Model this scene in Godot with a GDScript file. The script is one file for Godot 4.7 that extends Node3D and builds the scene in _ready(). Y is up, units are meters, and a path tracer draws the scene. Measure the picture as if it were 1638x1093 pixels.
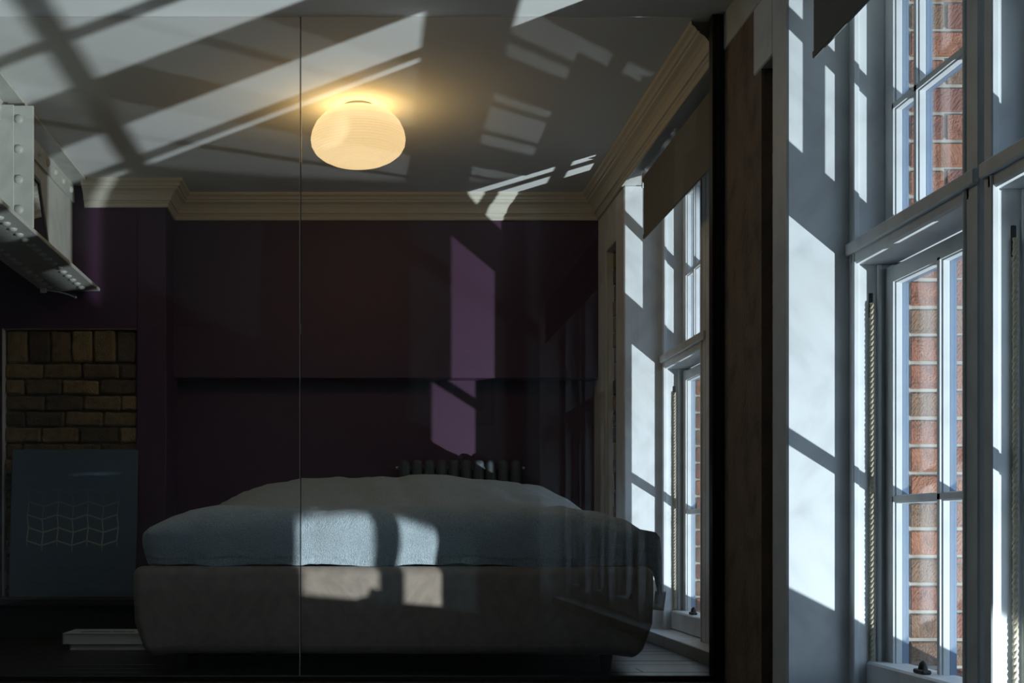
extends Node3D
# A bedroom behind a frameless glass partition, seen from the living room.
# x runs to the right, y up, and "d" is the distance in front of the camera (d = -z). Units are metres.

const CAM_Y := 0.523
const WALL := 1.2365        # inner face of the window wall
const CEIL := 2.325
const D_GLASS := 4.377
const D_BACK := 6.738
const D_BREAST := 6.47

var M := {}
var rng := RandomNumberGenerator.new()


func _ready() -> void:
	rng.seed = 7
	# ---- camera: level, lens shifted (35 mm style shift lens, focal length 2000 px at 1638 wide)
	var cam := Camera3D.new()
	cam.name = "camera"
	cam.projection = Camera3D.PROJECTION_FRUSTUM
	cam.near = 0.05
	cam.far = 200.0
	cam.size = 1093.0 / 2000.0 * 0.05
	cam.frustum_offset = Vector2((819.0 - 590.0) / 2000.0 * 0.05, (850.0 - 546.5) / 2000.0 * 0.05)
	cam.position = Vector3(0, CAM_Y, 0)
	add_child(cam)
	cam.current = true
	# ---- sky and exposure
	var env := Environment.new()
	env.background_mode = Environment.BG_SKY
	var sm := ProceduralSkyMaterial.new()
	sm.sky_top_color = Color(0.47, 0.56, 0.65)
	sm.sky_horizon_color = Color(0.68, 0.73, 0.76)
	sm.ground_bottom_color = Color(0.20, 0.22, 0.24)
	sm.ground_horizon_color = Color(0.34, 0.37, 0.40)
	sm.sky_energy_multiplier = 1.9
	sm.ground_energy_multiplier = 1.9
	var sky := Sky.new()
	sky.sky_material = sm
	env.sky = sky
	env.tonemap_mode = Environment.TONE_MAPPER_LINEAR
	env.tonemap_exposure = 1.1
	env.sdfgi_enabled = true
	env.ssao_enabled = true
	env.ssil_enabled = true
	var we := WorldEnvironment.new()
	we.name = "world"
	we.environment = env
	add_child(we)
	# ---- the low sun, mirrored up into the room by glazing below and across the street
	glint("sun_glint_steep", V(4.7, -1.40, 0.05), V(1.5, 0.70, 2.75), 55.0, 15.5, 0.028)
	glint("sun_glint_steep_bedroom", V(4.7, -1.40, 1.60), V(1.5, 0.95, 5.68), 62.0, 9.5, 0.028)
	glint("sun_glint_flat", V(3.936, -0.06, -0.87), V(1.536, 0.06, 2.44), 105.0, 3.95, 0.022)

	make_materials()
	build_shell()
	build_window_wall()
	build_cornice()
	build_girder()
	build_partition()
	build_bed()
	build_lamp()
	build_radiator()
	build_left_corner()
	build_blinds()
	build_living_room()


func glint(called: String, at: Vector3, target: Vector3, energy: float, angle: float, size: float) -> void:
	var l := SpotLight3D.new()
	l.name = called
	add_child(l)
	l.look_at_from_position(at, target, Vector3.UP)
	l.light_energy = energy
	l.light_color = Color(0.93, 0.98, 1.0)
	l.spot_range = 60.0
	l.spot_attenuation = 2.0
	l.spot_angle = angle
	l.spot_angle_attenuation = 0.15
	l.light_size = size
	l.shadow_enabled = true


# ------------------------------------------------------------------ helpers

func V(x: float, y: float, d: float) -> Vector3:
	return Vector3(x, y, -d)


class MB:
	var v := PackedVector3Array()
	var n := PackedVector3Array()
	var uv := PackedVector2Array()

	func tri(a: Vector3, b: Vector3, c: Vector3, na: Vector3, nb: Vector3, nc: Vector3, ua := Vector2.ZERO, ub := Vector2.ZERO, uc := Vector2.ZERO) -> void:
		if (b - a).cross(c - a).dot(na + nb + nc) > 0.0:
			v.append_array([a, c, b])
			n.append_array([na, nc, nb])
			uv.append_array([ua, uc, ub])
		else:
			v.append_array([a, b, c])
			n.append_array([na, nb, nc])
			uv.append_array([ua, ub, uc])

	func quad(a: Vector3, b: Vector3, c: Vector3, d: Vector3, nn: Vector3) -> void:
		var u0 := Vector2(0, 1)
		var u1 := Vector2(1, 1)
		var u2 := Vector2(1, 0)
		var u3 := Vector2(0, 0)
		tri(a, b, c, nn, nn, nn, u0, u1, u2)
		tri(a, c, d, nn, nn, nn, u0, u2, u3)

	func mesh() -> ArrayMesh:
		var arr := []
		arr.resize(Mesh.ARRAY_MAX)
		arr[Mesh.ARRAY_VERTEX] = v
		arr[Mesh.ARRAY_NORMAL] = n
		arr[Mesh.ARRAY_TEX_UV] = uv
		var m := ArrayMesh.new()
		m.add_surface_from_arrays(Mesh.PRIMITIVE_TRIANGLES, arr)
		return m

	# a box with chamfered edges; c is its centre, h its half size
	func cbox(c: Vector3, h: Vector3, ch: float) -> void:
		ch = minf(ch, minf(h.x, minf(h.y, h.z)) * 0.6)
		for k in 3:
			var u := (k + 1) % 3
			var w := (k + 2) % 3
			for s in [-1.0, 1.0]:
				var nn := Vector3.ZERO
				nn[k] = s
				var p := []
				for q in [[-1, -1], [1, -1], [1, 1], [-1, 1]]:
					var r := Vector3.ZERO
					r[k] = s * h[k]
					r[u] = q[0] * (h[u] - ch)
					r[w] = q[1] * (h[w] - ch)
					p.append(c + r)
				quad(p[0], p[1], p[2], p[3], nn)
			if ch <= 0.0:
				continue
			for su in [-1.0, 1.0]:
				for sw in [-1.0, 1.0]:
					var nn2 := Vector3.ZERO
					nn2[u] = su
					nn2[w] = sw
					nn2 = nn2.normalized()
					var pts := []
					for e in [[-1.0, 0], [1.0, 0], [1.0, 1], [-1.0, 1]]:
						var r2 := Vector3.ZERO
						r2[k] = e[0] * (h[k] - ch)
						r2[u] = su * (h[u] - (ch if e[1] == 1 else 0.0))
						r2[w] = sw * (h[w] - (ch if e[1] == 0 else 0.0))
						pts.append(c + r2)
					quad(pts[0], pts[1], pts[2], pts[3], nn2)
		if ch > 0.0:
			for sx in [-1.0, 1.0]:
				for sy in [-1.0, 1.0]:
					for sz in [-1.0, 1.0]:
						var s3 := Vector3(sx, sy, sz)
						var n3 := s3.normalized()
						var i := h - Vector3.ONE * ch
						tri(c + s3 * Vector3(h.x, i.y, i.z), c + s3 * Vector3(i.x, h.y, i.z), c + s3 * Vector3(i.x, i.y, h.z), n3, n3, n3)

	# a polygon pushed along an axis. axis 0: p = (d, y) along x; axis 1: p = (x, d) along y; axis 2: p = (x, y) along d
	func prism(poly: PackedVector2Array, axis: int, t0: float, t1: float) -> void:
		var at := func(p: Vector2, t: float) -> Vector3:
			return Vector3(t, p.y, -p.x) if axis == 0 else Vector3(p.x, t, -p.y) if axis == 1 else Vector3(p.x, p.y, -t)
		var area := 0.0
		for i in poly.size():
			var a := poly[i]
			var b := poly[(i + 1) % poly.size()]
			area += a.x * b.y - b.x * a.y
		for i in poly.size():
			var a := poly[i]
			var b := poly[(i + 1) % poly.size()]
			var e := b - a
			var o := Vector2(e.y, -e.x) * signf(area)
			var nn: Vector3 = (at.call(o.normalized(), 0.0))
			nn = nn.normalized()
			quad(at.call(a, t0), at.call(b, t0), at.call(b, t1), at.call(a, t1), nn)
		var idx := Geometry2D.triangulate_polygon(poly)
		var nn1: Vector3 = (at.call(Vector2.ZERO, t1) - at.call(Vector2.ZERO, t0)).normalized()
		for k in range(0, idx.size(), 3):
			for w in [[t0, -nn1], [t1, nn1]]:
				tri(at.call(poly[idx[k]], w[0]), at.call(poly[idx[k + 1]], w[0]), at.call(poly[idx[k + 2]], w[0]), w[1], w[1], w[1])

	# profile of (radius, y), spun about y at c; smooth
	func lathe(c: Vector3, prof: PackedVector2Array, segs: int, axis := Vector3.UP) -> void:
		var side := axis.cross(Vector3(0.31, 0.17, 0.93)).normalized()
		var other := axis.cross(side).normalized()
		var nrm := []
		for i in prof.size():
			var t := prof[mini(i + 1, prof.size() - 1)] - prof[maxi(i - 1, 0)]
			nrm.append(Vector2(t.y, -t.x).normalized())
		var sgn := 1.0
		var mid := prof[prof.size() / 2]
		var nm: Vector2 = nrm[prof.size() / 2]
		if nm.x * mid.x < 0.0:
			sgn = -1.0
		for i in prof.size() - 1:
			for s in segs:
				var a0 := TAU * s / segs
				var a1 := TAU * (s + 1) / segs
				var p := []
				var q := []
				var w := []
				for e in [[i, a0], [i, a1], [i + 1, a1], [i + 1, a0]]:
					var dir: Vector3 = side * cos(e[1]) + other * sin(e[1])
					var pr: Vector2 = prof[e[0]]
					var nr: Vector2 = nrm[e[0]] * sgn
					p.append(c + dir * pr.x + axis * pr.y)
					q.append((dir * nr.x + axis * nr.y).normalized())
					w.append(Vector2(e[1] / TAU, float(e[0]) / (prof.size() - 1)))
				if prof[i].x > 1e-6:
					tri(p[0], p[1], p[2], q[0], q[1], q[2], w[0], w[1], w[2])
				if prof[i + 1].x > 1e-6:
					tri(p[0], p[2], p[3], q[0], q[2], q[3], w[0], w[2], w[3])
				elif prof[i].x > 1e-6 and prof[i + 1].x <= 1e-6:
					pass

	func tube(path: PackedVector3Array, r: float, sides: int) -> void:
		var rings := []
		var last := Vector3(0.3, 0.2, 0.9)
		for i in path.size():
			var t := (path[mini(i + 1, path.size() - 1)] - path[maxi(i - 1, 0)]).normalized()
			var s := (last - t * last.dot(t)).normalized()
			last = s
			var o := t.cross(s)
			var ring := []
			for k in sides:
				ring.append(s * cos(TAU * k / sides) + o * sin(TAU * k / sides))
			rings.append(ring)
		for i in path.size() - 1:
			for k in sides:
				var k1 := (k + 1) % sides
				var a: Vector3 = rings[i][k]
				var b: Vector3 = rings[i][k1]
				var c: Vector3 = rings[i + 1][k1]
				var d: Vector3 = rings[i + 1][k]
				tri(path[i] + a * r, path[i] + b * r, path[i + 1] + c * r, a, b, c)
				tri(path[i] + a * r, path[i + 1] + c * r, path[i + 1] + d * r, a, c, d)
		for e in [0, path.size() - 1]:
			var nn := (path[e] - path[1 if e == 0 else e - 1]).normalized()
			for k in sides:
				tri(path[e], path[e] + rings[e][k] * r, path[e] + rings[e][(k + 1) % sides] * r, nn, nn, nn)

	# box rounded with radius r, each face a grid of about "step"; shape(p, n) may move a point
	func rbox(c: Vector3, h: Vector3, r: float, step: float, shape = null) -> void:
		var inner := h - Vector3.ONE * r
		for k in 3:
			var u := (k + 1) % 3
			var w := (k + 2) % 3
			var nu := maxi(2, ceili(2.0 * h[u] / step))
			var nw := maxi(2, ceili(2.0 * h[w] / step))
			var tu := ticks(h[u], r, nu)
			var tw := ticks(h[w], r, nw)
			for s in [-1.0, 1.0]:
				var P := []
				var N := []
				for i in tu.size():
					var rp := []
					var rn := []
					for j in tw.size():
						var q := Vector3.ZERO
						q[k] = s * h[k]
						q[u] = tu[i]
						q[w] = tw[j]
						var inn := q.clamp(-inner, inner)
						var nn := (q - inn)
						nn = nn.normalized() if nn.length() > 1e-7 else Vector3.ZERO
						var p := inn + nn * r
						if shape != null:
							p = shape.call(p, nn)
						rp.append(c + p)
						rn.append(nn)
					P.append(rp)
					N.append(rn)
				if shape != null:
					for i in tu.size():
						for j in tw.size():
							var du: Vector3 = P[mini(i + 1, tu.size() - 1)][j] - P[maxi(i - 1, 0)][j]
							var dw: Vector3 = P[i][mini(j + 1, tw.size() - 1)] - P[i][maxi(j - 1, 0)]
							var g := du.cross(dw)
							if i > 0 and j > 0 and i < tu.size() - 1 and j < tw.size() - 1 and g.length() > 1e-12:
								g = g.normalized()
								N[i][j] = g if g.dot(N[i][j]) > 0.0 else -g
				for i in tu.size() - 1:
					for j in tw.size() - 1:
						tri(P[i][j], P[i + 1][j], P[i + 1][j + 1], N[i][j], N[i + 1][j], N[i + 1][j + 1])
						tri(P[i][j], P[i + 1][j + 1], P[i][j + 1], N[i][j], N[i + 1][j + 1], N[i][j + 1])

	func ticks(h: float, r: float, count: int) -> PackedFloat32Array:
		var out := PackedFloat32Array()
		for i in 6:
			out.append(-h + r * (1.0 - cos(0.0)) + r * (i / 6.0))
		var flat := maxi(1, count)
		for i in flat + 1:
			out.append(lerpf(-h + r, h - r, float(i) / flat))
		for i in range(1, 7):
			out.append(h - r + r * (i / 6.0))
		return out


func add(called: String, mb: MB, material: Material, parent: Node = null) -> MeshInstance3D:
	return add_mesh(called, mb.mesh(), material, parent)


func add_mesh(called: String, mesh: Mesh, material: Material, parent: Node = null) -> MeshInstance3D:
	var o := MeshInstance3D.new()
	o.name = called
	o.mesh = mesh
	o.material_override = material
	(parent if parent else self).add_child(o, true)
	return o


var taken := {}

func numbered(called: String) -> String:
	var k: int = taken.get(called, 0)
	taken[called] = k + 1
	return called if k == 0 else "%s_%03d" % [called, k]


func thing(called: String, label: String, category: String, at := Vector3.ZERO, group := "") -> Node3D:
	var o := Node3D.new()
	o.name = numbered(called)
	add_child(o)
	o.position = at
	o.set_meta("label", label)
	o.set_meta("category", category)
	if group:
		o.set_meta("group", group)
	return o


func struct(called: String) -> Node3D:
	var o := Node3D.new()
	o.name = called
	add_child(o)
	o.set_meta("kind", "structure")
	return o


# box between two corners given as (x, y, d)
func bx(called: String, x0: float, x1: float, y0: float, y1: float, d0: float, d1: float, material: Material, parent: Node, ch := 0.002) -> MeshInstance3D:
	var mb := MB.new()
	mb.cbox(V((x0 + x1) / 2, (y0 + y1) / 2, (d0 + d1) / 2), Vector3(absf(x1 - x0), absf(y1 - y0), absf(d1 - d0)) / 2, ch)
	return add(called, mb, material, parent)


func box_into(mb: MB, x0: float, x1: float, y0: float, y1: float, d0: float, d1: float, ch := 0.002) -> void:
	mb.cbox(V((x0 + x1) / 2, (y0 + y1) / 2, (d0 + d1) / 2), Vector3(absf(x1 - x0), absf(y1 - y0), absf(d1 - d0)) / 2, ch)


func noise_tex(freq: float, octaves: int, ramp: Array, size := 512, sd := 1, stretch := Vector2.ONE) -> ImageTexture:
	var f := FastNoiseLite.new()
	f.seed = sd
	f.noise_type = FastNoiseLite.TYPE_SIMPLEX_SMOOTH
	f.frequency = freq
	f.fractal_octaves = octaves
	var im := Image.create(size, size, false, Image.FORMAT_RGB8)
	var g := Gradient.new()
	g.offsets = PackedFloat32Array(ramp.map(func(r): return r[0]))
	g.colors = PackedColorArray(ramp.map(func(r): return r[1]))
	for y in size:
		for x in size:
			# blended at the seams so that it tiles
			var fx := float(x) / size
			var fy := float(y) / size
			var a := TAU * fx
			var b := TAU * fy
			var k := size / TAU
			var val := f.get_noise_3d(cos(a) * k * stretch.x + sin(b) * k * stretch.y * 0.73, sin(a) * k * stretch.x + 31.0, cos(b) * k * stretch.y + sin(a) * 9.0)
			im.set_pixel(x, y, g.sample(clampf(val * 0.75 + 0.5, 0, 1)))
	return ImageTexture.create_from_image(im)


func mat(called: String, color: Color, rough: float, tex: Texture2D = null, scale := 1.0, bump: Texture2D = null, bump_cm := 0.0, bump_scale := 1.0) -> StandardMaterial3D:
	var m := StandardMaterial3D.new()
	m.resource_name = called
	m.albedo_color = color
	m.roughness = rough
	if tex or bump:
		m.uv1_triplanar = true
		m.uv1_world_triplanar = true
		m.uv1_scale = Vector3.ONE * scale
	if tex:
		m.albedo_texture = tex
	if bump:
		m.heightmap_enabled = true
		m.heightmap_texture = bump
		m.heightmap_scale = bump_cm
	M[called] = m
	return m


func make_materials() -> void:
	var W := Color.WHITE
	var soft := noise_tex(0.02, 4, [[0.0, Color(0.90, 0.90, 0.90)], [0.5, Color(0.97, 0.97, 0.97)], [1.0, W]], 256, 3)
	var brush := noise_tex(0.03, 4, [[0.0, Color(0.2, 0.2, 0.2)], [1.0, Color(0.8, 0.8, 0.8)]], 256, 5, Vector2(3.0, 0.35))
	var grain := noise_tex(0.12, 3, [[0.0, Color.BLACK], [1.0, W]], 256, 6)
	var blotch := noise_tex(0.018, 5, [[0.0, Color(0.72, 0.72, 0.72)], [0.45, Color(0.9, 0.9, 0.9)], [1.0, W]], 256, 8)
	mat("white_paint", Color(0.82, 0.84, 0.85), 0.45, soft, 1.3)
	mat("wall_white", Color(0.78, 0.79, 0.78), 0.8, soft, 0.9)
	mat("ceiling_white", Color(0.86, 0.87, 0.86), 0.9)
	mat("cornice_cream", Color(0.76, 0.75, 0.70), 0.6)
	mat("purple", Color(0.232, 0.112, 0.224), 0.55)
	mat("bare_plaster", Color(0.50, 0.43, 0.37), 0.9, blotch, 1.6, grain, 0.25)
	mat("mortar", Color(0.42, 0.37, 0.28), 0.95, blotch, 3.0)
	mat("pointing", Color(0.62, 0.60, 0.56), 0.95, blotch, 3.0)
	mat("hearth_black", Color(0.085, 0.08, 0.08), 0.7, blotch, 2.0)
	var i := 0
	for c in [Color(0.50, 0.43, 0.30), Color(0.57, 0.49, 0.34), Color(0.43, 0.36, 0.26), Color(0.36, 0.31, 0.24)]:
		mat("stock_brick_%d" % i, c, 0.9, blotch, 4.0, grain, 0.5)
		i += 1
	i = 0
	for c in [Color(0.53, 0.34, 0.26), Color(0.57, 0.37, 0.27), Color(0.48, 0.31, 0.26), Color(0.47, 0.36, 0.28)]:
		mat("red_brick_%d" % i, c, 0.85, blotch, 4.0, grain, 0.3)
		i += 1
	mat("blue_paint", Color(0.22, 0.33, 0.45), 0.5, soft, 1.5)
	mat("girder_paint", Color(0.74, 0.75, 0.72), 0.42, soft, 1.5)
	mat("black_metal", Color(0.045, 0.047, 0.05), 0.4)
	mat("rubber_seal", Color(0.08, 0.09, 0.09), 0.5)
	mat("dark_iron", Color(0.10, 0.09, 0.08), 0.5)
	mat("chrome", Color(0.75, 0.76, 0.78), 0.2)
	M.chrome.metallic = 1.0
	mat("rope", Color(0.66, 0.63, 0.55), 0.9)
	mat("radiator_paint", Color(0.26, 0.30, 0.32), 0.5)
	mat("blind_cloth", Color(0.46, 0.47, 0.46), 0.85, null, 1.0)
	var weave := noise_tex(0.22, 2, [[0.0, Color(0.86, 0.86, 0.86)], [1.0, W]], 256, 14)
	M.blind_cloth.albedo_texture = weave
	M.blind_cloth.uv1_triplanar = true
	M.blind_cloth.uv1_world_triplanar = true
	M.blind_cloth.uv1_scale = Vector3.ONE * 3.0
	M.blind_cloth.backlight_enabled = true
	M.blind_cloth.backlight = Color(0.22, 0.22, 0.22)
	var fur := noise_tex(0.10, 4, [[0.0, Color(0.70, 0.73, 0.75)], [0.5, Color(0.90, 0.91, 0.92)], [1.0, W]], 512, 21)
	var furb := noise_tex(0.16, 4, [[0.0, Color.BLACK], [1.0, W]], 512, 22)
	mat("plush", Color(0.67, 0.72, 0.74), 0.95, fur, 3.6, furb, 0.5)
	M.plush.rim_enabled = true
	M.plush.rim = 0.6
	M.plush.rim_tint = 0.4
	var nap := noise_tex(0.025, 4, [[0.0, Color(0.84, 0.84, 0.84)], [0.5, Color(0.93, 0.93, 0.93)], [1.0, W]], 512, 23)
	mat("velvet", Color(0.51, 0.465, 0.42), 0.85, nap, 1.8)
	M.velvet.rim_enabled = true
	M.velvet.rim = 0.4
	M.velvet.rim_tint = 0.6
	mat("linen", Color(0.70, 0.71, 0.71), 0.9, fur, 3.0)
	mat("dark_wood", Color(0.09, 0.07, 0.06), 0.5)
	for k in 4:
		var tone := [0.17, 0.20, 0.145, 0.185][k] as float
		var wood := noise_tex(0.03, 4, [[0.0, Color(0.70, 0.68, 0.66)], [0.5, Color(0.90, 0.89, 0.88)], [1.0, W]], 256, 40 + k, Vector2(0.4, 4.0)) if k == 0 else M.floor_board_0.albedo_texture as Texture2D
		mat("floor_board_%d" % k, Color(tone, tone * 0.90, tone * 0.83), 0.34, wood, 1.0 + 0.13 * k)
	mat("joint_dark", Color(0.03, 0.028, 0.026), 0.9)
	mat("paper", Color(0.86, 0.86, 0.84), 0.9)
	mat("book_cover", Color(0.72, 0.77, 0.80), 0.5)
	mat("book_blue", Color(0.30, 0.36, 0.43), 0.5)
	mat("frame_black", Color(0.05, 0.045, 0.04), 0.4)
	mat("frame_brown", Color(0.20, 0.16, 0.12), 0.45)
	mat("mirror_glass", Color(0.85, 0.87, 0.87), 0.03)
	M.mirror_glass.metallic = 1.0
	mat("mat_board", Color(0.62, 0.60, 0.57), 0.9)
	mat("picture_dark", Color(0.12, 0.13, 0.13), 0.8)
	var g := mat("glass", Color(0.55, 0.70, 0.72, 0.004), 0.0)
	g.transparency = BaseMaterial3D.TRANSPARENCY_ALPHA
	g.metallic_specular = 0.5
	var gw := mat("window_glass", Color(0.7, 0.8, 0.85, 0.004), 0.0)
	gw.transparency = BaseMaterial3D.TRANSPARENCY_ALPHA


# ------------------------------------------------------------------ shell

func build_shell() -> void:
	# floor: slab and boards running across the room
	var floor_ := struct("floor")
	bx("slab", -2.75, 1.80, -0.30, -0.022, -2.5, 7.2, M.joint_dark, floor_, 0.0)
	var row := 0
	var d := -2.25
	while d < 6.86:
		var w := minf(0.135, 6.86 - d)
		var x := -2.6
		var first := true
		while x < 1.33:
			var len := rng.randf_range(1.0, 1.6)
			if first:
				len *= rng.randf_range(0.4, 1.0)
				first = false
			var x1 := minf(x + len, 1.33)
			if 1.33 - x1 < 0.25:
				x1 = 1.33
			bx("floor_board", x + 0.001, x1 - 0.001, -0.022, -rng.randf_range(0.0, 0.0012), d + 0.0012, d + w - 0.0012, M["floor_board_%d" % rng.randi_range(0, 3)], floor_, 0.0015)
			x = x1
		d += 0.135
		row += 1
	# ceiling
	var ceil_ := struct("ceiling")
	bx("ceiling_slab", -2.75, 1.80, CEIL, CEIL + 0.30, -2.5, 7.2, M.ceiling_white, ceil_, 0.0)
	# back wall: upper part stands proud of a recess behind the bed head; chimney breast on the left
	var back := struct("wall_back")
	bx("upper_wall", -1.06, WALL + 0.02, 1.348, CEIL + 0.05, D_BACK, 7.2, M.purple, back, 0.003)
	bx("recess_wall", -1.06, WALL + 0.02, -0.02, 1.348, D_BACK + 0.12, 7.2, M.purple, back, 0.0)
	# chimney breast with an opening that leaves its bricks bare
	var px0 := -1.89
	var px1 := -1.20
	var py0 := 0.15
	var py1 := 1.568
	bx("chimney_breast", -2.75, px0, -0.02, CEIL + 0.05, D_BREAST, 7.2, M.purple, back, 0.0)
	bx("chimney_breast", px1, -1.05, -0.02, CEIL + 0.05, D_BREAST, 7.2, M.purple, back, 0.003)
	bx("chimney_breast", px0, px1, py1, CEIL + 0.05, D_BREAST, 7.2, M.purple, back, 0.0)
	bx("chimney_breast", px0, px1, -0.02, py0, D_BREAST, 7.2, M.purple, back, 0.0)
	var panel := bx("brick_panel", px0, px1, py0, py1, D_BREAST + 0.04, 7.2, M.mortar, back, 0.0)
	var lump := FastNoiseLite.new()
	lump.seed = 5
	lump.frequency = 14.0
	var shift := [0.0]
	var lumpy := func(p: Vector3, nn: Vector3) -> Vector3:
		return p + nn * 0.007 * lump.get_noise_3d(p.x + shift[0], p.y, p.z)
	var y := py0
	row = 0
	while y < py1 - 0.02:
		var hgt := 0.083 if y < 1.38 else py1 - y
		var x := px0 - (0.0 if row % 2 == 0 else 0.10)
		while x < px1 - 0.01:
			var bw := 0.2 + rng.randf_range(-0.012, 0.012)
			if hgt > 0.1:
				bw *= 0.55
			var a := maxf(x, px0)
			var b := minf(x + bw, px1)
			if b - a > 0.02:
				var mb := MB.new()
				shift[0] += 3.7
				var h := Vector3((b - a) / 2 - rng.randf_range(0.003, 0.006), hgt / 2 - rng.randf_range(0.003, 0.006), 0.03)
				mb.rbox(Vector3.ZERO, h, 0.014, 0.05, lumpy)
				var o := add("brick", mb, M["stock_brick_%d" % rng.randi_range(0, 3)], panel)
				o.position = V((a + b) / 2, y + hgt / 2, D_BREAST + 0.042 + rng.randf_range(-0.008, 0.006))
				o.rotation = Vector3(rng.randf_range(-0.03, 0.03), rng.randf_range(-0.03, 0.03), rng.randf_range(-0.02, 0.02))
			x += bw
		y += hgt
		row += 1
	bx("plaster_edge", px0 - 0.008, px0 + 0.004, py0, py1 + 0.004, D_BREAST - 0.003, D_BREAST + 0.05, M.wall_white, back, 0.002)
	bx("plaster_edge", px0, px1, py1 - 0.003, py1 + 0.004, D_BREAST - 0.003, D_BREAST + 0.05, M.bare_plaster, back, 0.002)
	# left wall and the wall behind the camera
	var left := struct("wall_left")
	bx("left_wall", -2.75, -2.6, -0.02, CEIL + 0.05, -2.5, 7.2, M.wall_white, left, 0.0)
	var front := struct("wall_front")
	bx("rear_wall", -2.75, 1.80, -0.02, CEIL + 0.05, -2.5, -2.25, M.wall_white, front, 0.0)


const FRAME := 1.42         # inner face of the window frames
const SASH := 1.512         # inner face of the sashes
const PANE := 1.536
const OUT := 1.85           # outer face of the wall
const HEAD := 2.2

func build_window_wall() -> void:
	var w := struct("wall_right")
	# lintel over all windows, sill under them
	bx("lintel", WALL, OUT, HEAD, CEIL + 0.05, -2.5, 7.2, M.wall_white, w, 0.003)
	bx("sill_wall", 1.33, OUT, -0.3, 0.05, -0.305, 3.70, M.white_paint, w, 0.003)
	bx("sill_wall", 1.33, OUT, -0.3, 0.05, 4.40, 6.06, M.white_paint, w, 0.003)
	# near pier (beside and behind the camera)
	bx("pier", WALL, OUT, -0.02, HEAD, -2.5, -0.305, M.wall_white, w, 0.003)
	# middle pier, where the glass partition lands
	bx("pier_core", 1.295, OUT, -0.02, HEAD, 3.70, 4.403, M.mortar, w, 0.0)
	bx("plaster_edge", WALL, FRAME + 0.05, -0.02, HEAD, 3.698, 3.834, M.white_paint, w, 0.006)
	bx("plaster_top", WALL, 1.297, 1.985, HEAD, 3.834, 4.02, M.white_paint, w, 0.004)
	var mb := MB.new()
	mb.prism(PackedVector2Array([Vector2(3.95, -0.02), Vector2(4.405, -0.02), Vector2(4.405, HEAD), Vector2(4.02, HEAD), Vector2(4.02, 1.985), Vector2(3.95, 1.985)]), 0, WALL + 0.004, 1.297)
	add("bare_plaster", mb, M.bare_plaster, w)
	slot_bricks(w, 3.834, 3.95, 1.285)
	# a blank bay, then the bedroom's window
	bx("blank_panel", FRAME, 1.58, -0.02, HEAD, 4.404, 5.27, M.white_paint, w, 0.003)
	# far pier in the corner of the bedroom
	bx("pier_core", 1.295, OUT, -0.02, HEAD, 6.06, 7.2, M.mortar, w, 0.0)
	bx("plaster_edge", WALL, FRAME + 0.05, -0.02, HEAD, 6.058, 6.26, M.white_paint, w, 0.006)
	bx("plaster_edge", WALL, 1.297, -0.02, HEAD, 6.52, 7.2, M.wall_white, w, 0.004)
	bx("plaster_top", WALL, 1.297, 1.98, HEAD, 6.26, 6.52, M.wall_white, w, 0.004)
	slot_bricks(w, 6.26, 6.52, 1.285)
	# outer brick reveals, seen through the panes
	outer_bricks(w, 3.70)
	outer_bricks(w, 6.06)
	var n := 1
	for a in [[2.974, 3.665], [2.163, 2.854], [1.352, 2.043], [0.541, 1.232], [-0.27, 0.421], [5.334, 6.025]]:
		window(n, a[0], a[1])
		n += 1


func slot_bricks(w: Node, d0: float, d1: float, face: float) -> void:
	var y := 0.0
	while y < 1.97:
		var mb := MB.new()
		var hh := minf(0.078, 1.98 - y)
		mb.rbox(Vector3.ZERO, Vector3(0.02, hh / 2 - 0.001, (d1 - d0) / 2 - 0.001), 0.005, 0.2)
		var o := add("brick", mb, M["stock_brick_%d" % rng.randi_range(1, 3)], w)
		o.position = V(face + 0.005 + rng.randf_range(0, 0.008), y + hh / 2, (d0 + d1) / 2)
		y += 0.082


func outer_bricks(w: Node, far: float) -> void:
	var face := far - 0.095
	bx("outer_reveal", 1.559, OUT, 0.0, HEAD, face + 0.008, far, M.pointing, w, 0.0)
	var y := 0.05
	var row := 0
	while y < HEAD - 0.02:
		var hh := minf(0.078, HEAD - y)
		# alternate header and stretcher at the corner, which is rounded
		var cuts := [1.557, 1.665, OUT + 0.03] if row % 2 == 0 else [1.557, 1.76, OUT + 0.03]
		for k in 2:
			var mb := MB.new()
			var x0: float = cuts[k]
			var x1: float = cuts[k + 1]
			var hx := (x1 - x0) / 2 - 0.004
			if k == 1:
				var plan := PackedVector2Array([Vector2(-hx, 0.045), Vector2(-hx, -0.045)])
				for q in 6:
					var t := q / 5.0 * PI / 2
					plan.append(Vector2(hx - 0.05 + 0.05 * sin(t), 0.005 - 0.05 * cos(t)))
				plan.append(Vector2(hx, 0.045))
				mb.prism(plan, 1, -hh / 2 + 0.0045, hh / 2 - 0.0045)
			else:
				mb.cbox(Vector3.ZERO, Vector3(hx, hh / 2 - 0.0045, 0.045), 0.004)
			var o := add("brick", mb, M["red_brick_%d" % rng.randi_range(0, 3)], w)
			o.position = V((x0 + x1) / 2, y + hh / 2, face + 0.045 + rng.randf_range(-0.002, 0.002))
		y += 0.08
		row += 1


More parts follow.
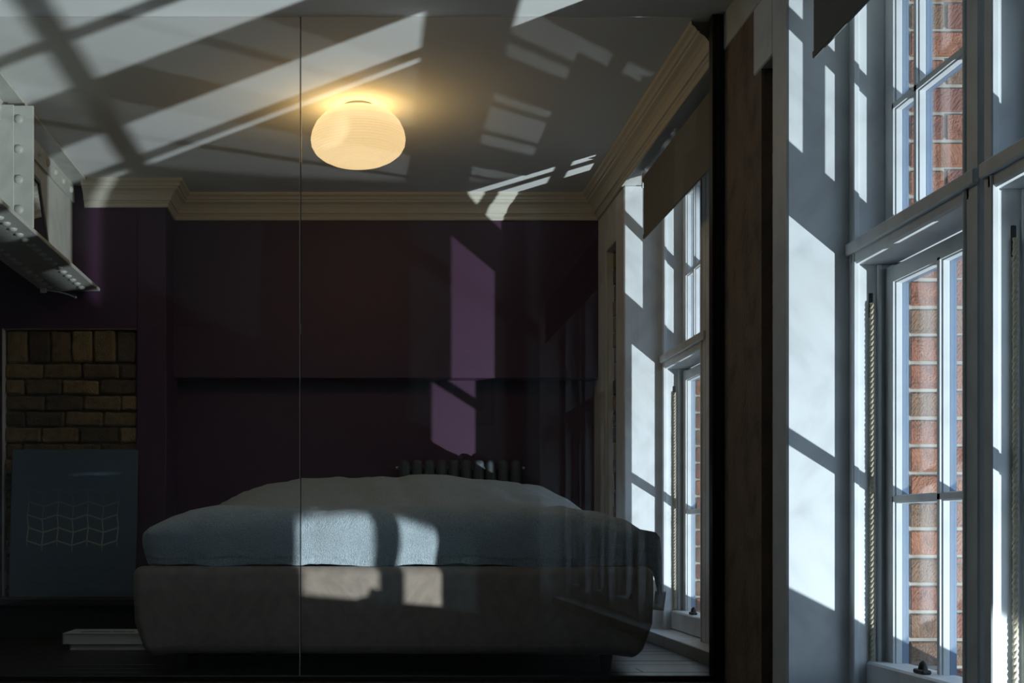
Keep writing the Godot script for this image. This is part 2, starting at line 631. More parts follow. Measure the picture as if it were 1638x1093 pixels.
# a timber bar: white moulded inner half, blue outer half, along y (vertical) or along d
func timber(parent: Node, called: String, vertical: bool, c: float, half: float, t0: float, t1: float, ch := 0.010) -> void:
	var inner := PackedVector2Array([Vector2(SASH, c - half + ch * 0.5), Vector2(SASH, c + half - ch * 0.5), Vector2(SASH + 0.006, c + half - ch * 0.5), Vector2(SASH + 0.008, c + half - ch * 0.15), Vector2(PANE, c + half), Vector2(PANE, c - half), Vector2(SASH + 0.008, c - half + ch * 0.15), Vector2(SASH + 0.006, c - half + ch * 0.5)])
	var outer := PackedVector2Array([Vector2(PANE, c - half), Vector2(PANE, c + half), Vector2(1.555, c + half), Vector2(1.555, c - half)])
	var mb := MB.new()
	mb.prism(inner, 1 if vertical else 2, t0, t1)
	var o := add(called, mb, M.white_paint, parent)
	var mo := MB.new()
	mo.prism(outer, 1 if vertical else 2, t0, t1)
	add("outer_" + called, mo, M.blue_paint, parent)


func window(number: int, d0: float, d1: float) -> void:
	var w := struct("window_%d" % number)
	var y0 := 0.05
	# boxes that hold the sash weights, on both sides, and the pulley stiles
	for s in [0, 1]:
		var a := d1 if s == 1 else d0 - 0.06
		var b := d1 + 0.035 if s == 1 else d0
		bx("sash_box", FRAME, 1.555, y0, HEAD, a, b, M.white_paint, w, 0.004)
		var pd := d1 - 0.006 if s == 1 else d0 + 0.006
		bx("inner_bead", FRAME - 0.004, FRAME + 0.014, y0, HEAD, pd - 0.006, pd + 0.006, M.white_paint, w, 0.003)
		bx("parting_bead", 1.488, 1.50, y0, 1.305, pd - 0.006, pd + 0.006, M.white_paint, w, 0.003)
		# cord: two twisted strands, with its pulley slot
		var sd := d1 - 0.010 if s == 1 else d0 + 0.010
		var cord := MB.new()
		for k in 2:
			var path := PackedVector3Array()
			for i in 150:
				var t := i / 149.0
				var ang := t * TAU * 34.0 + PI * k
				path.append(V(1.471 + cos(ang) * 0.0035, lerpf(0.145, 1.19, t), sd + sin(ang) * 0.0035))
			cord.tube(path, 0.0042, 5)
		add("sash_cord", cord, M.rope, w)
		var slot := MB.new()
		slot.rbox(V(1.471, 1.185, sd + (0.009 if s == 1 else -0.009)), Vector3(0.006, 0.036, 0.0025), 0.0024, 0.02)
		add("pulley_slot", slot, M.dark_iron, w)
	# transom between the sash below and the fixed light above, and the head
	bx("transom", FRAME, 1.60, 1.305, 1.365, d0 - 0.02, d1 + 0.02, M.white_paint, w, 0.006)
	bx("transom_nosing", FRAME - 0.012, FRAME + 0.004, 1.335, 1.372, d0 - 0.06, d1 + 0.035, M.white_paint, w, 0.004)
	bx("frame_head", FRAME, 1.60, 2.16, HEAD, d0 - 0.02, d1 + 0.02, M.white_paint, w, 0.004)
	# lower sash
	var sash := Node3D.new()
	sash.name = "lower_sash"
	w.add_child(sash)
	var mid := (d0 + d1) / 2
	timber(sash, "stile", true, d1 - 0.032, 0.032, 0.142, 1.292)
	timber(sash, "stile", true, d0 + 0.032, 0.032, 0.142, 1.292)
	timber(sash, "glazing_bar", true, mid, 0.013, 0.142, 1.25)
	# rails run along d
	rail(sash, "top_rail", 1.238, 1.292, d0 + 0.06, d1 - 0.06)
	rail(sash, "glazing_bar", 0.602, 0.628, d0 + 0.05, d1 - 0.05)
	bx("bottom_rail", 1.455, 1.555, 0.052, 0.142, d0 + 0.004, d1 - 0.004, M.white_paint, sash, 0.006)
	var lift := MB.new()
	lift.rbox(V(1.478, 0.148, mid + 0.02), Vector3(0.013, 0.006, 0.03), 0.005, 0.05)
	lift.lathe(V(1.480, 0.150, mid + 0.02), PackedVector2Array([Vector2(0.013, 0.0), Vector2(0.012, 0.010), Vector2(0.009, 0.020), Vector2(0.004, 0.026), Vector2(0.0, 0.027)]), 14)
	add("sash_catch", lift, M.dark_iron, sash)
	for r in [[0.142, 0.602], [0.628, 1.238]]:
		for c in [[d0 + 0.064, mid - 0.013], [mid + 0.013, d1 - 0.064]]:
			bx("pane", PANE - 0.0015, PANE + 0.0015, r[0] - 0.003, r[1] + 0.003, c[0] - 0.003, c[1] + 0.003, M.window_glass, sash, 0.0)
	# fixed upper light with narrow margin panes
	var up := Node3D.new()
	up.name = "upper_light"
	w.add_child(up)
	timber(up, "stile", true, d1 - 0.032, 0.032, 1.365, 2.16)
	timber(up, "stile", true, d0 + 0.032, 0.032, 1.365, 2.16)
	var m0 := mid - 0.142
	var m1 := mid + 0.142
	timber(up, "glazing_bar", true, m0, 0.013, 1.365, 2.16)
	timber(up, "glazing_bar", true, m1, 0.013, 1.365, 2.16)
	rail(up, "bottom_rail", 1.365, 1.40, d0 + 0.05, d1 - 0.05)
	rail(up, "glazing_bar", 1.737, 1.763, d0 + 0.05, d1 - 0.05)
	rail(up, "top_rail", 2.125, 2.16, d0 + 0.05, d1 - 0.05)
	for r in [[1.40, 1.737], [1.763, 2.125]]:
		for c in [[d0 + 0.064, m0 - 0.013], [m0 + 0.013, m1 - 0.013], [m1 + 0.013, d1 - 0.064]]:
			bx("pane", PANE - 0.0015, PANE + 0.0015, r[0] - 0.003, r[1] + 0.003, c[0] - 0.003, c[1] + 0.003, M.window_glass, up, 0.0)


func rail(parent: Node, called: String, ya: float, yb: float, d0: float, d1: float) -> void:
	var c := (ya + yb) / 2
	var half := (yb - ya) / 2
	timber(parent, called, false, c, half, d0, d1)


func build_cornice() -> void:
	# profile: (out from the wall, y), from the wall upwards to the ceiling
	var top := CEIL
	var prof := PackedVector2Array([
		Vector2(0.0, top - 0.128), Vector2(0.010, top - 0.128), Vector2(0.014, top - 0.122), Vector2(0.014, top - 0.110), Vector2(0.020, top - 0.104),
		Vector2(0.022, top - 0.098), Vector2(0.030, top - 0.096), Vector2(0.033, top - 0.086), Vector2(0.040, top - 0.070), Vector2(0.053, top - 0.054), Vector2(0.070, top - 0.044),
		Vector2(0.072, top - 0.036), Vector2(0.080, top - 0.034), Vector2(0.086, top - 0.022), Vector2(0.098, top - 0.014), Vector2(0.100, top), Vector2(0.0, top)])
	# plan of the wall line as (x, d), room on the left hand while walking it
	var path := PackedVector2Array([Vector2(WALL, 4.41), Vector2(WALL, D_BACK), Vector2(-1.05, D_BACK), Vector2(-1.05, D_BREAST), Vector2(-1.47, D_BREAST)])
	var t := struct("trim_1")
	var mb := MB.new()
	var offs := []
	for i in path.size():
		var a := (path[i] - path[i - 1]).normalized() if i > 0 else (path[1] - path[0]).normalized()
		var b := (path[i + 1] - path[i]).normalized() if i < path.size() - 1 else a
		var na := Vector2(-a.y, a.x)
		var nb := Vector2(-b.y, b.x)
		var bis := (na + nb).normalized()
		offs.append(bis / maxf(bis.dot(na), 0.3))
	for i in path.size() - 1:
		for k in prof.size() - 1:
			var q := []
			for e in [[i, k], [i + 1, k], [i + 1, k + 1], [i, k + 1]]:
				var p: Vector2 = path[e[0]] + offs[e[0]] * prof[e[1]].x
				q.append(V(p.x, prof[e[1]].y, p.y))
			var dir := path[i + 1] - path[i]
			var out2 := Vector2(-dir.y, dir.x).normalized()
			var e2 := prof[k + 1] - prof[k]
			var nn2 := Vector2(e2.y, -e2.x).normalized()
			mb.quad(q[0], q[1], q[2], q[3], V(out2.x * nn2.x, nn2.y, out2.y * nn2.x).normalized())
	add("cornice", mb, M.cornice_cream, t)


# ------------------------------------------------------------------ steel girder at the left

func build_girder() -> void:
	var g := thing("steel_girder", "pale painted riveted steel girder running under the ceiling into the purple wall", "girder", Vector3.ZERO)
	var d0 := 4.42
	var d1 := D_BREAST - 0.002
	var fy := 1.768
	bx("web", -1.548, -1.532, fy, CEIL - 0.002, d0, d1, M.girder_paint, g, 0.0)
	var fl := bx("bottom_flange", -1.69, -1.39, fy - 0.004, fy + 0.014, d0, d1, M.girder_paint, g, 0.003)
	var shade := rivet_mesh(0.019, 0.013)
	for r in [-1.625, -1.46]:
		var d := d0 + 0.05
		while d < d1 - 0.04:
			var o := add_mesh("rivet", shade, M.girder_paint, fl)
			o.position = V(r, fy - 0.004, d)
			o.rotation.x = PI
			d += 0.094
	# angle irons along the top and the bottom of the web
	var ang := MB.new()
	ang.prism(PackedVector2Array([Vector2(-1.533, CEIL - 0.002), Vector2(-1.533, CEIL - 0.105), Vector2(-1.521, CEIL - 0.105), Vector2(-1.521, CEIL - 0.016), Vector2(-1.44, CEIL - 0.016), Vector2(-1.44, CEIL - 0.002)]), 2, d0, d1)
	var top := add("top_angle", ang, M.girder_paint, g)
	var bot := MB.new()
	bot.prism(PackedVector2Array([Vector2(-1.533, fy + 0.014), Vector2(-1.533, fy + 0.10), Vector2(-1.521, fy + 0.10), Vector2(-1.521, fy + 0.026), Vector2(-1.44, fy + 0.026), Vector2(-1.44, fy + 0.014)]), 2, d0, d1)
	add("bottom_angle", bot, M.girder_paint, g)
	var d := d0 + 0.1
	while d < d1 - 0.03:
		var o := add_mesh("rivet", shade, M.girder_paint, top)
		o.position = V(-1.521, CEIL - 0.058, d)
		o.rotation.z = -PI / 2
		d += 0.155
	# stiffener plate standing across the flange
	var sd := 5.2
	var st := bx("stiffener", -1.533, -1.392, fy + 0.014, CEIL - 0.035, sd - 0.012, sd, M.girder_paint, g, 0.002)
	bx("stiffener_angle", -1.533, -1.47, fy + 0.014, CEIL - 0.035, sd - 0.026, sd - 0.012, M.girder_paint, g, 0.002)
	var y := fy + 0.09
	while y < CEIL - 0.06:
		var o := add_mesh("rivet", shade, M.girder_paint, st)
		o.position = V(-1.452, y, sd - 0.012)
		o.rotation.x = PI / 2
		y += 0.125
	# clip and short cable at the end of the flange
	var c := thing("cable_clip", "small white clip with a short cable under the end of the girder", "cable clip", V(-1.66, fy - 0.004, 6.38))
	var mb := MB.new()
	mb.cbox(Vector3(0, -0.012, 0), Vector3(0.016, 0.012, 0.010), 0.004)
	add("clip", mb, M.paper, c)
	mb = MB.new()
	var path := PackedVector3Array()
	for i in 12:
		var t := i / 11.0
		path.append(Vector3(0.01 + 0.15 * t, -0.010 - 0.020 * t - 0.018 * t * t * t, 0.0))
	mb.tube(path, 0.0042, 7)
	add("cable", mb, M.girder_paint, c)
	mb = MB.new()
	mb.rbox(Vector3(0.163, -0.049, 0), Vector3(0.008, 0.008, 0.008), 0.006, 0.02)
	add("plug", mb, M.chrome, c)
	# framed mirror leaning on the web, standing on the flange
	var f := thing("framed_mirror", "dark framed mirror leaning on the white girder web", "mirror", V(-1.442, fy + 0.0268, 5.43))
	f.rotation = Vector3(0, PI / 2 + 0.02, 0)
	var lean := -0.14
	var hw := 0.20
	var hh := 0.155
	var tilt := Transform3D(Basis(Vector3.RIGHT, lean), Vector3.ZERO)
	var parts := MB.new()
	parts.cbox(Vector3(0, hh * 2 - 0.012, 0), Vector3(hw, 0.012, 0.010), 0.002)
	parts.cbox(Vector3(0, 0.012, 0), Vector3(hw, 0.012, 0.010), 0.002)
	for s in [-1.0, 1.0]:
		parts.cbox(Vector3(s * (hw - 0.012), hh, 0), Vector3(0.012, hh - 0.024, 0.010), 0.002)
	var fr := add("frame", parts, M.frame_black, f)
	fr.transform = tilt
	var gl := MB.new()
	gl.cbox(Vector3(0, hh, 0.0), Vector3(hw - 0.02, hh - 0.02, 0.004), 0.0)
	var glo := add("mirror_glass", gl, M.mirror_glass, f)
	glo.transform = tilt


func rivet_mesh(r: float, h: float) -> ArrayMesh:
	var mb := MB.new()
	var prof := PackedVector2Array()
	for i in 6:
		var a := i / 5.0 * PI / 2
		prof.append(Vector2(cos(a) * r, sin(a) * h))
	mb.lathe(Vector3.ZERO, prof, 12)
	return mb.mesh()


# ------------------------------------------------------------------ glass partition

func build_partition() -> void:
	var p := thing("glass_partition", "full-height clear glass partition in a slim black frame across the room", "partition")
	var joint := -0.2386
	for a in [[-2.55, -1.65], [-1.645, joint - 0.0025], [joint + 0.0025, 1.199]]:
		bx("pane", a[0], a[1], 0.018, CEIL - 0.001, D_GLASS - 0.005, D_GLASS + 0.005, M.glass, p, 0.0)
	for x in [joint, -1.6475]:
		bx("joint_seal", x - 0.0016, x + 0.0016, 0.018, CEIL - 0.001, D_GLASS - 0.004, D_GLASS + 0.004, M.rubber_seal, p, 0.0)
		bx("joint_edge", x - 0.0034, x - 0.0022, 0.018, CEIL - 0.001, D_GLASS - 0.0056, D_GLASS - 0.0046, M.paper, p, 0.0)
	bx("bottom_track", -2.6, 1.2365, -0.001, 0.018, D_GLASS - 0.016, D_GLASS + 0.016, M.black_metal, p, 0.002)
	var post := MB.new()
	post.prism(PackedVector2Array([
		Vector2(1.197, D_GLASS - 0.022), Vector2(1.205, D_GLASS - 0.022), Vector2(1.205, D_GLASS - 0.016), Vector2(1.209, D_GLASS - 0.016), Vector2(1.209, D_GLASS - 0.022), Vector2(1.222, D_GLASS - 0.022),
		Vector2(1.222, D_GLASS - 0.017), Vector2(1.226, D_GLASS - 0.017), Vector2(1.226, D_GLASS - 0.022), Vector2(1.2385, D_GLASS - 0.022), Vector2(1.2385, D_GLASS + 0.022), Vector2(1.197, D_GLASS + 0.022)]), 1, 0.0, CEIL)
	add("frame_post", post, M.black_metal, p)
	var clip := MB.new()
	clip.cbox(V(joint, 1.228, D_GLASS - 0.007), Vector3(0.0026, 0.018, 0.0022), 0.001)
	add("joint_clip", clip, M.chrome, p)


# ------------------------------------------------------------------ bed

func build_bed() -> void:
	var at := V(0.120, 0, 5.615)
	var turn := -0.035
	var bed := thing("bed", "low wide bed upholstered in taupe velvet behind the glass", "bed", at)
	bed.rotation.y = turn
	var foot := MB.new()
	# footboard: rounded slab, its lower corners drawn in
	foot.rbox(Vector3(0, 0.232, 1.02), Vector3(0.952, 0.162, 0.045), 0.035, 0.12, func(p: Vector3, _n: Vector3) -> Vector3:
		var k := clampf(-p.y / 0.162, 0, 1)
		var e := clampf((absf(p.x) - 0.80) / 0.145, 0, 1)
		return Vector3(p.x * (1.0 - 0.055 * k * k * e), p.y - 0.012 * e * k, p.z - 0.03 * k * k))
	add("footboard", foot, M.velvet, bed)
	for s in [-1.0, 1.0]:
		var side := MB.new()
		side.rbox(Vector3(s * 0.905, 0.232, -0.02), Vector3(0.042, 0.160, 1.01), 0.034, 0.25, func(p: Vector3, _n: Vector3) -> Vector3:
			var k := clampf(-p.y / 0.16, 0, 1)
			return Vector3(p.x - s * 0.035 * k * k, p.y, p.z))
		add("side_rail", side, M.velvet, bed)
	var head := MB.new()
	head.rbox(Vector3(0, 0.30, -1.04), Vector3(0.945, 0.22, 0.04), 0.03, 0.3)
	add("headboard", head, M.velvet, bed)
	var mt := MB.new()
	mt.rbox(Vector3(0, 0.315, -0.02), Vector3(0.85, 0.072, 0.96), 0.05, 0.3)
	add("mattress", mt, M.linen, bed)
	for sx in [-1.0, 1.0]:
		for sz in [-1.0, 1.0]:
			var leg := MB.new()
			leg.lathe(Vector3(sx * 0.80, 0.0, sz * 0.90), PackedVector2Array([Vector2(0.0, 0.0), Vector2(0.018, 0.0), Vector2(0.028, 0.085), Vector2(0.0, 0.085)]), 12)
			add("leg", leg, M.dark_wood, bed)
	# the plush cover spread over mattress and pillows
	var cover := thing("plush_blanket", "pale blue-grey plush blanket spread over the bed and its pillows", "blanket", at)
	cover.rotation.y = turn
	var f := FastNoiseLite.new()
	f.seed = 11
	f.frequency = 1.7
	f.fractal_octaves = 3
	var f2 := FastNoiseLite.new()
	f2.seed = 12
	f2.frequency = 6.0
	f2.fractal_octaves = 3
	var mb := MB.new()
	mb.rbox(Vector3(0, 0.501, 0.005), Vector3(0.928, 0.105, 1.04), 0.1, 0.028, func(p: Vector3, nn: Vector3) -> Vector3:
		var q := p
		var lateral := Vector3(nn.x, 0, nn.z)
		if p.y < 0.0 and lateral.length() > 0.02:
			q += lateral.normalized() * 0.1 - lateral * 0.1
		var up := clampf(p.y / 0.105, 0.0, 1.0)
		var edge := 1.0 - pow(absf(p.x) / 0.928, 6.0) * 0.5
		var hump := smoothstep(0.15, -0.45, p.z) * (0.125 + 0.045 * cos(p.x * 1.9 + 0.1)) * pow(maxf(0.0, 1.0 - pow(absf(p.x) / 0.95, 6.0)), 0.6) * smoothstep(-1.03, -0.80, p.z)
		q.y += up * hump
		# crown across the bed and slow rolls in the filling
		q.y += up * edge * (0.012 * (1.0 - p.x * p.x) + 0.016 * f.get_noise_2d(p.x * 1.1, p.z * 1.1))
		q.y -= up * 0.05 * pow(smoothstep(0.62, 1.0, absf(p.x) / 0.928), 2.0)
		# rumples on the hanging sides
		var s := 0.015 * f2.get_noise_3d(p.x, p.y * 0.5, p.z) + 0.014 * f.get_noise_3d(p.x * 1.5, p.y, p.z)
		q += nn * s
		# tucked in at the foot
		if p.y < -0.03:
			var k := (-0.03 - p.y) / 0.09
			q.x *= 1.0 - 0.02 * k
			q.z -= 0.02 * k * signf(p.z) * (1.0 if p.z > 0.0 else 0.0)
		return q)
	add("blanket_top", mb, M.plush, cover)
	# the corner that hangs down the window side
	var dr := MB.new()
	var nu := 30
	var nv := 22
	var P := []
	for i in nu + 1:
		var rowp := []
		var u := float(i) / nu
		for j in nv + 1:
			var v := float(j) / nv
			var z := lerpf(1.01, 0.25, u)
			var fold := 0.010 * sin(u * 21.0 + v * 2.0) * v * v + 0.004 * sin(u * 47.0) * v
			var drop := (0.13 + 0.09 * exp(-pow((u - 0.13) / 0.07, 2.0)) + 0.015 * sin(u * 23.0)) * smoothstep(0.0, 0.06, u)
			var out := 0.895 + 0.066 * smoothstep(0.0, 0.5, v) + 0.052 * v * v * exp(-pow((u - 0.13) / 0.10, 2.0)) + fold
			rowp.append(Vector3(out, 0.53 - 0.03 * v - drop * v, z))
		P.append(rowp)
	for side in [1.0, -1.0]:
		for i in nu:
			for j in nv:
				var nn: Array = []
				var off: Array = []
				for e in [[i, j], [i + 1, j], [i + 1, j + 1], [i, j + 1]]:
					var du: Vector3 = P[mini(e[0] + 1, nu)][e[1]] - P[maxi(e[0] - 1, 0)][e[1]]
					var dv: Vector3 = P[e[0]][mini(e[1] + 1, nv)] - P[e[0]][maxi(e[1] - 1, 0)]
					var n1 := du.cross(dv).normalized()
					n1 = (n1 if n1.x > 0 else -n1) * side
					nn.append(n1)
					off.append(P[e[0]][e[1]] + n1 * 0.005)
				dr.tri(off[0], off[1], off[2], nn[0], nn[1], nn[2])
				dr.tri(off[0], off[2], off[3], nn[0], nn[2], nn[3])
	add("hanging_corner", dr, M.plush, cover)
	var tag := MB.new()
	tag.cbox(Vector3.ZERO, Vector3(0.022, 0.036, 0.0008), 0.0)
	var to := add("care_tag", tag, M.paper, cover)
	to.position = Vector3(1.000, 0.262, 0.90)
	to.rotation = Vector3(0.05, 0.25, -0.12)


# ------------------------------------------------------------------ lamp

func build_lamp() -> void:
	var l := thing("ceiling_lamp", "glowing round flattened ribbed glass ceiling lamp with warm light", "lamp", V(-0.045, CEIL, 5.29))
	var canopy := MB.new()
	canopy.lathe(Vector3.ZERO, PackedVector2Array([Vector2(0.0, -0.022), Vector2(0.055, -0.022), Vector2(0.06, -0.018), Vector2(0.06, 0.0), Vector2(0.0, 0.0)]), 24)
	add("ceiling_plate", canopy, M.wall_white, l)
	var prof := PackedVector2Array()
	# onion-like outline: (radius, depth below the ceiling)
	var outline := [[0.070, 0.020], [0.110, 0.026], [0.150, 0.048], [0.178, 0.078], [0.194, 0.112], [0.200, 0.145], [0.196, 0.172], [0.182, 0.198], [0.155, 0.220], [0.118, 0.238], [0.075, 0.249], [0.055, 0.2515], [0.0, 0.2525]]
	var c := Curve2D.new()
	for i in outline.size():
		var a := Vector2(outline[i][0], -outline[i][1])
		var pr := Vector2(outline[maxi(i - 1, 0)][0], -outline[maxi(i - 1, 0)][1])
		var ne := Vector2(outline[mini(i + 1, outline.size() - 1)][0], -outline[mini(i + 1, outline.size() - 1)][1])
		c.add_point(a, (pr - ne) / 6.0, (ne - pr) / 6.0)
	var total := c.get_baked_length()
	var steps := 240
	for i in steps + 1:
		var p := c.sample_baked(total * i / steps)
		var ribbed := smoothstep(-0.085, -0.13, p.y) * smoothstep(0.055, 0.075, p.x)
		p += Vector2(p.x, p.y + 0.14).normalized() * (0.0014 * cos(i * TAU / 6.0)) * ribbed
		prof.append(Vector2(maxf(p.x, 0.0), p.y))
	var mb := MB.new()
	mb.lathe(Vector3.ZERO, prof, 64)
	# pressed glass: rings of thicker and thinner glass let through more and less light
	var im := Image.create(4, 1024, false, Image.FORMAT_RGB8)
	for y in 1024:
		var i := y / 1024.0 * steps
		var p := prof[clampi(int(i), 0, steps)]
		var ribbed := smoothstep(-0.085, -0.13, p.y) * smoothstep(0.055, 0.075, p.x)
		var k := 1.0 - 0.05 * ribbed * (0.5 - 0.5 * cos(i * TAU / 6.0))
		for x in 4:
			im.set_pixel(x, y, Color(k, k, k))
	var m := StandardMaterial3D.new()
	m.albedo_color = Color(0.80, 0.72, 0.58)
	m.roughness = 0.35
	m.emission_enabled = true
	m.emission = Color(1.0, 0.86, 0.62)
	m.emission_texture = ImageTexture.create_from_image(im)
	m.emission_operator = BaseMaterial3D.EMISSION_OP_MULTIPLY
	m.emission_energy_multiplier = 0.85
	add("lamp_shade", mb, m, l)
	var o := OmniLight3D.new()
	o.name = "lamp_bulb"
	l.add_child(o)
	o.position = Vector3(0, -0.135, 0)
	o.light_color = Color(1.0, 0.80, 0.48)
	o.light_energy = 0.075
	o.light_size = 0.06
	o.omni_range = 8.0
	o.omni_attenuation = 2.0
	o.shadow_enabled = true


func build_radiator() -> void:
	var r := thing("radiator", "dark grey column radiator in the purple recess behind the bed head", "radiator", V(0.0, 0.0, D_BACK + 0.055))
	var n := 10
	var x0 := 0.195
	var pitch := 0.0668
	for i in n:
		var mb := MB.new()
		mb.rbox(Vector3(x0 + pitch * i, 0.55, 0), Vector3(0.028, 0.36, 0.042), 0.024, 0.5)
		add("column", mb, M.radiator_paint, r)
	for y in [0.25, 0.865]:
		var tb := MB.new()
		tb.tube(PackedVector3Array([Vector3(x0 - 0.035, y, 0), Vector3(x0 + pitch * (n - 1) + 0.035, y, 0)]), 0.018, 12)
		add("header_pipe", tb, M.radiator_paint, r)
		for x in [x0 - 0.042, x0 + pitch * (n - 1) + 0.042]:
			var pl := MB.new()
			pl.rbox(Vector3(x, y, 0), Vector3(0.010, 0.010, 0.010), 0.006, 0.05)
			add("end_plug", pl, M.chrome, r)
	for x in [x0, x0 + pitch * (n - 1)]:
		var ft := MB.new()
		ft.cbox(Vector3(x, 0.1, 0), Vector3(0.014, 0.1, 0.03), 0.003)
		add("foot", ft, M.radiator_paint, r)


# ------------------------------------------------------------------ left corner: hearth, print, books

func build_left_corner() -> void:
	var h := thing("hearth", "low black hearth ledge under the bare brick panel", "hearth")
	bx("slab", -2.0, -1.12, 0.155, 0.188, 6.14, D_BREAST, M.hearth_black, h, 0.004)
	bx("plinth", -1.97, -1.15, 0.0, 0.155, 6.18, D_BREAST, M.hearth_black, h, 0.002)
	var c := thing("canvas_print", "slate-blue canvas print with a pale zigzag lattice leaning on the bricks", "canvas", V(-1.50, 0.189, 6.315))
	c.rotation.x = -0.085
	var mb := MB.new()
	mb.cbox(Vector3(0, 0.3765, -0.012), Vector3(0.32, 0.3765, 0.0115), 0.003)
	add("stretched_canvas", mb, mat("canvas_blue", Color(0.28, 0.36, 0.43), 0.8), c)
	var face := MB.new()
	face.quad(Vector3(-0.318, 0.002, 0.0002), Vector3(0.318, 0.002, 0.0002), Vector3(0.318, 0.751, 0.0002), Vector3(-0.318, 0.751, 0.0002), Vector3(0, 0, 1))
	var m := StandardMaterial3D.new()
	m.albedo_texture = lattice()
	m.roughness = 0.75
	add("printed_face", face, m, c)
	# two books on the floor beside the bed
	for b in [[-1.315, -0.97, 0.0, 0.026, 5.50, 5.74, "thin white paperback at the bottom of the floor stack", true], [-1.345, -0.98, 0.0262, 0.074, 5.49, 5.73, "thick pale book with dark title on top of the floor stack", false]]:
		var k := thing("book", b[6], "book", V((b[0] + b[1]) / 2, b[2], (b[4] + b[5]) / 2), "books on the floor by the bed")
		var hw: float = (b[1] - b[0]) / 2
		var hd: float = (b[5] - b[4]) / 2
		var th: float = b[3] - b[2]
		var cv := MB.new()
		for y in [0.0015, th - 0.0015]:
			cv.cbox(Vector3(0, y, 0), Vector3(hw, 0.0015, hd), 0.0004)
		cv.cbox(Vector3(-hw + 0.0015, th / 2, 0), Vector3(0.0015, th / 2 - 0.003, hd), 0.0)
		add("cover", cv, M.paper if b[7] else M.book_cover, k)
		var pg := MB.new()
		pg.cbox(Vector3(0.001, th / 2, 0), Vector3(hw - 0.004, th / 2 - 0.003, hd - 0.004), 0.0)
		add("pages", pg, M.paper, k)
		if not b[7]:
			var band := MB.new()
			for q in [[-0.09, 0.03], [-0.045, 0.012], [-0.01, 0.02], [0.05, 0.03], [0.1, 0.014]]:
				band.cbox(Vector3(q[0], th + 0.0003, 0.03), Vector3(q[1], 0.0003, 0.022), 0.0)
			add("cover_print", band, M.book_blue, k)
	# small metal box on the far pier's slot
	var s := thing("latch_plate", "small grey latch plate in the dark slot beside the bedroom window", "latch", V(1.268, 1.105, 6.39))
	mb = MB.new()
	mb.cbox(Vector3(0, 0, 0), Vector3(0.010, 0.024, 0.035), 0.003)
	add("plate", mb, M.dark_iron, s)
	mb = MB.new()
	mb.rbox(Vector3(-0.013, 0, 0), Vector3(0.005, 0.012, 0.006), 0.003, 0.05)
	add("catch", mb, M.chrome, s)


# the print: a lattice of zigzag lines in pale ink, thin at its upper and lower rows
func lattice() -> ImageTexture:
	var w := 510
	var h := 600
	var im := Image.create(w, h, false, Image.FORMAT_RGB8)
	var ground := Color(0.28, 0.36, 0.43)
	im.fill(ground)
	var pt := func(i: int, j: int) -> Vector2:
		var x := 66.0 + i * 61.0 + (6.0 if posmod(j, 2) == 0 else 0.0)
		var y := 212.0 + j * 53.0 + (20.0 if i % 2 == 1 else 0.0)
		return Vector2(x, y)
	var ink := [[-2, 0.06], [-1, 0.14], [0, 0.40], [1, 0.75], [2, 0.95], [3, 1.0]]
	for e in ink:
		var j: int = e[0]
		for i in 7:
			var a: Vector2 = pt.call(i, j)
			if i < 6:
				line(im, a, pt.call(i + 1, j), e[1])
			if j < 3:
				line(im, a, pt.call(i, j + 1), e[1])
			else:
				line(im, a, (pt.call(i, j + 1) - a) * 0.42 + a, e[1] * 0.6)
	for j in [5, 6]:
		for i in 6:
			line(im, pt.call(i, j), pt.call(i + 1, j), -0.22)
	return ImageTexture.create_from_image(im)


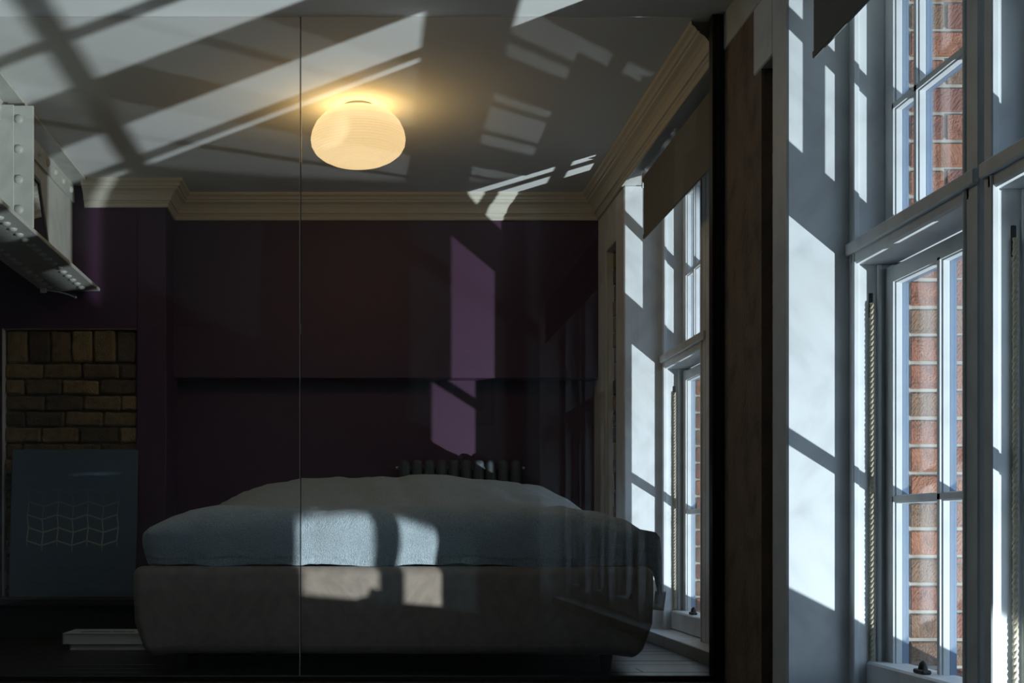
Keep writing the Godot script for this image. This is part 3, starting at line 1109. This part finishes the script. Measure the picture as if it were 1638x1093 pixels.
func line(im: Image, a: Vector2, b: Vector2, strength: float) -> void:
	var ink := Color(0.62, 0.63, 0.56) if strength > 0.0 else Color(0.16, 0.19, 0.23)
	var n := int(a.distance_to(b)) * 2
	for k in n:
		var p := a.lerp(b, float(k) / n)
		for dx in range(-2, 3):
			for dy in range(-2, 3):
				var q := Vector2i(roundi(p.x) + dx, roundi(p.y) + dy)
				if q.x < 0 or q.y < 0 or q.x >= im.get_width() or q.y >= im.get_height() or dx * dx + dy * dy > 5:
					continue
				im.set_pixel(q.x, q.y, Color(0.28, 0.36, 0.43).lerp(ink, absf(strength)))


# ------------------------------------------------------------------ blinds

func build_blinds() -> void:
	for b in [[-0.22, 3.56, "grey roller blind drawn a little way down over the large near windows"], [4.47, 5.76, "grey roller blind drawn a little way down over the bedroom window"]]:
		var t := thing("roller_blind", b[2], "blind", Vector3.ZERO, "roller blinds")
		var tube := MB.new()
		tube.tube(PackedVector3Array([V(1.29, 2.150, b[0] - 0.02), V(1.29, 2.150, b[1] + 0.03)]), 0.024, 20)
		add("roller", tube, M.blind_cloth, t)
		bx("cloth", 1.2665, 1.2675, 1.885, 2.152, b[0], b[1], M.blind_cloth, t, 0.0)
		bx("bottom_bar", 1.262, 1.272, 1.868, 1.890, b[0], b[1], M.blind_cloth, t, 0.003)
		for d in [b[0] - 0.03, b[1] + 0.035]:
			bx("bracket", 1.265, 1.32, 2.115, 2.2, d - 0.006, d + 0.006, M.white_paint, t, 0.002)


# ------------------------------------------------------------------ what the glass mirrors

func build_living_room() -> void:
	var t := thing("framed_picture", "framed picture with pale mount mirrored faintly in the glass", "picture", V(0.85, 1.78, -2.25))
	var hw := 0.25
	var hh := 0.33
	var mb := MB.new()
	for s in [-1.0, 1.0]:
		mb.cbox(Vector3(s * (hw - 0.012), 0, -0.015), Vector3(0.012, hh, 0.014), 0.002)
		mb.cbox(Vector3(0, s * (hh - 0.012), -0.015), Vector3(hw - 0.024, 0.012, 0.014), 0.002)
	add("frame", mb, M.frame_brown, t)
	mb = MB.new()
	mb.cbox(Vector3(0, 0, -0.006), Vector3(hw - 0.02, hh - 0.02, 0.004), 0.0)
	add("mount", mb, M.mat_board, t)
	mb = MB.new()
	mb.cbox(Vector3(0.03, 0.0, -0.011), Vector3(0.13, 0.2, 0.0015), 0.0)
	add("print", mb, M.picture_dark, t)
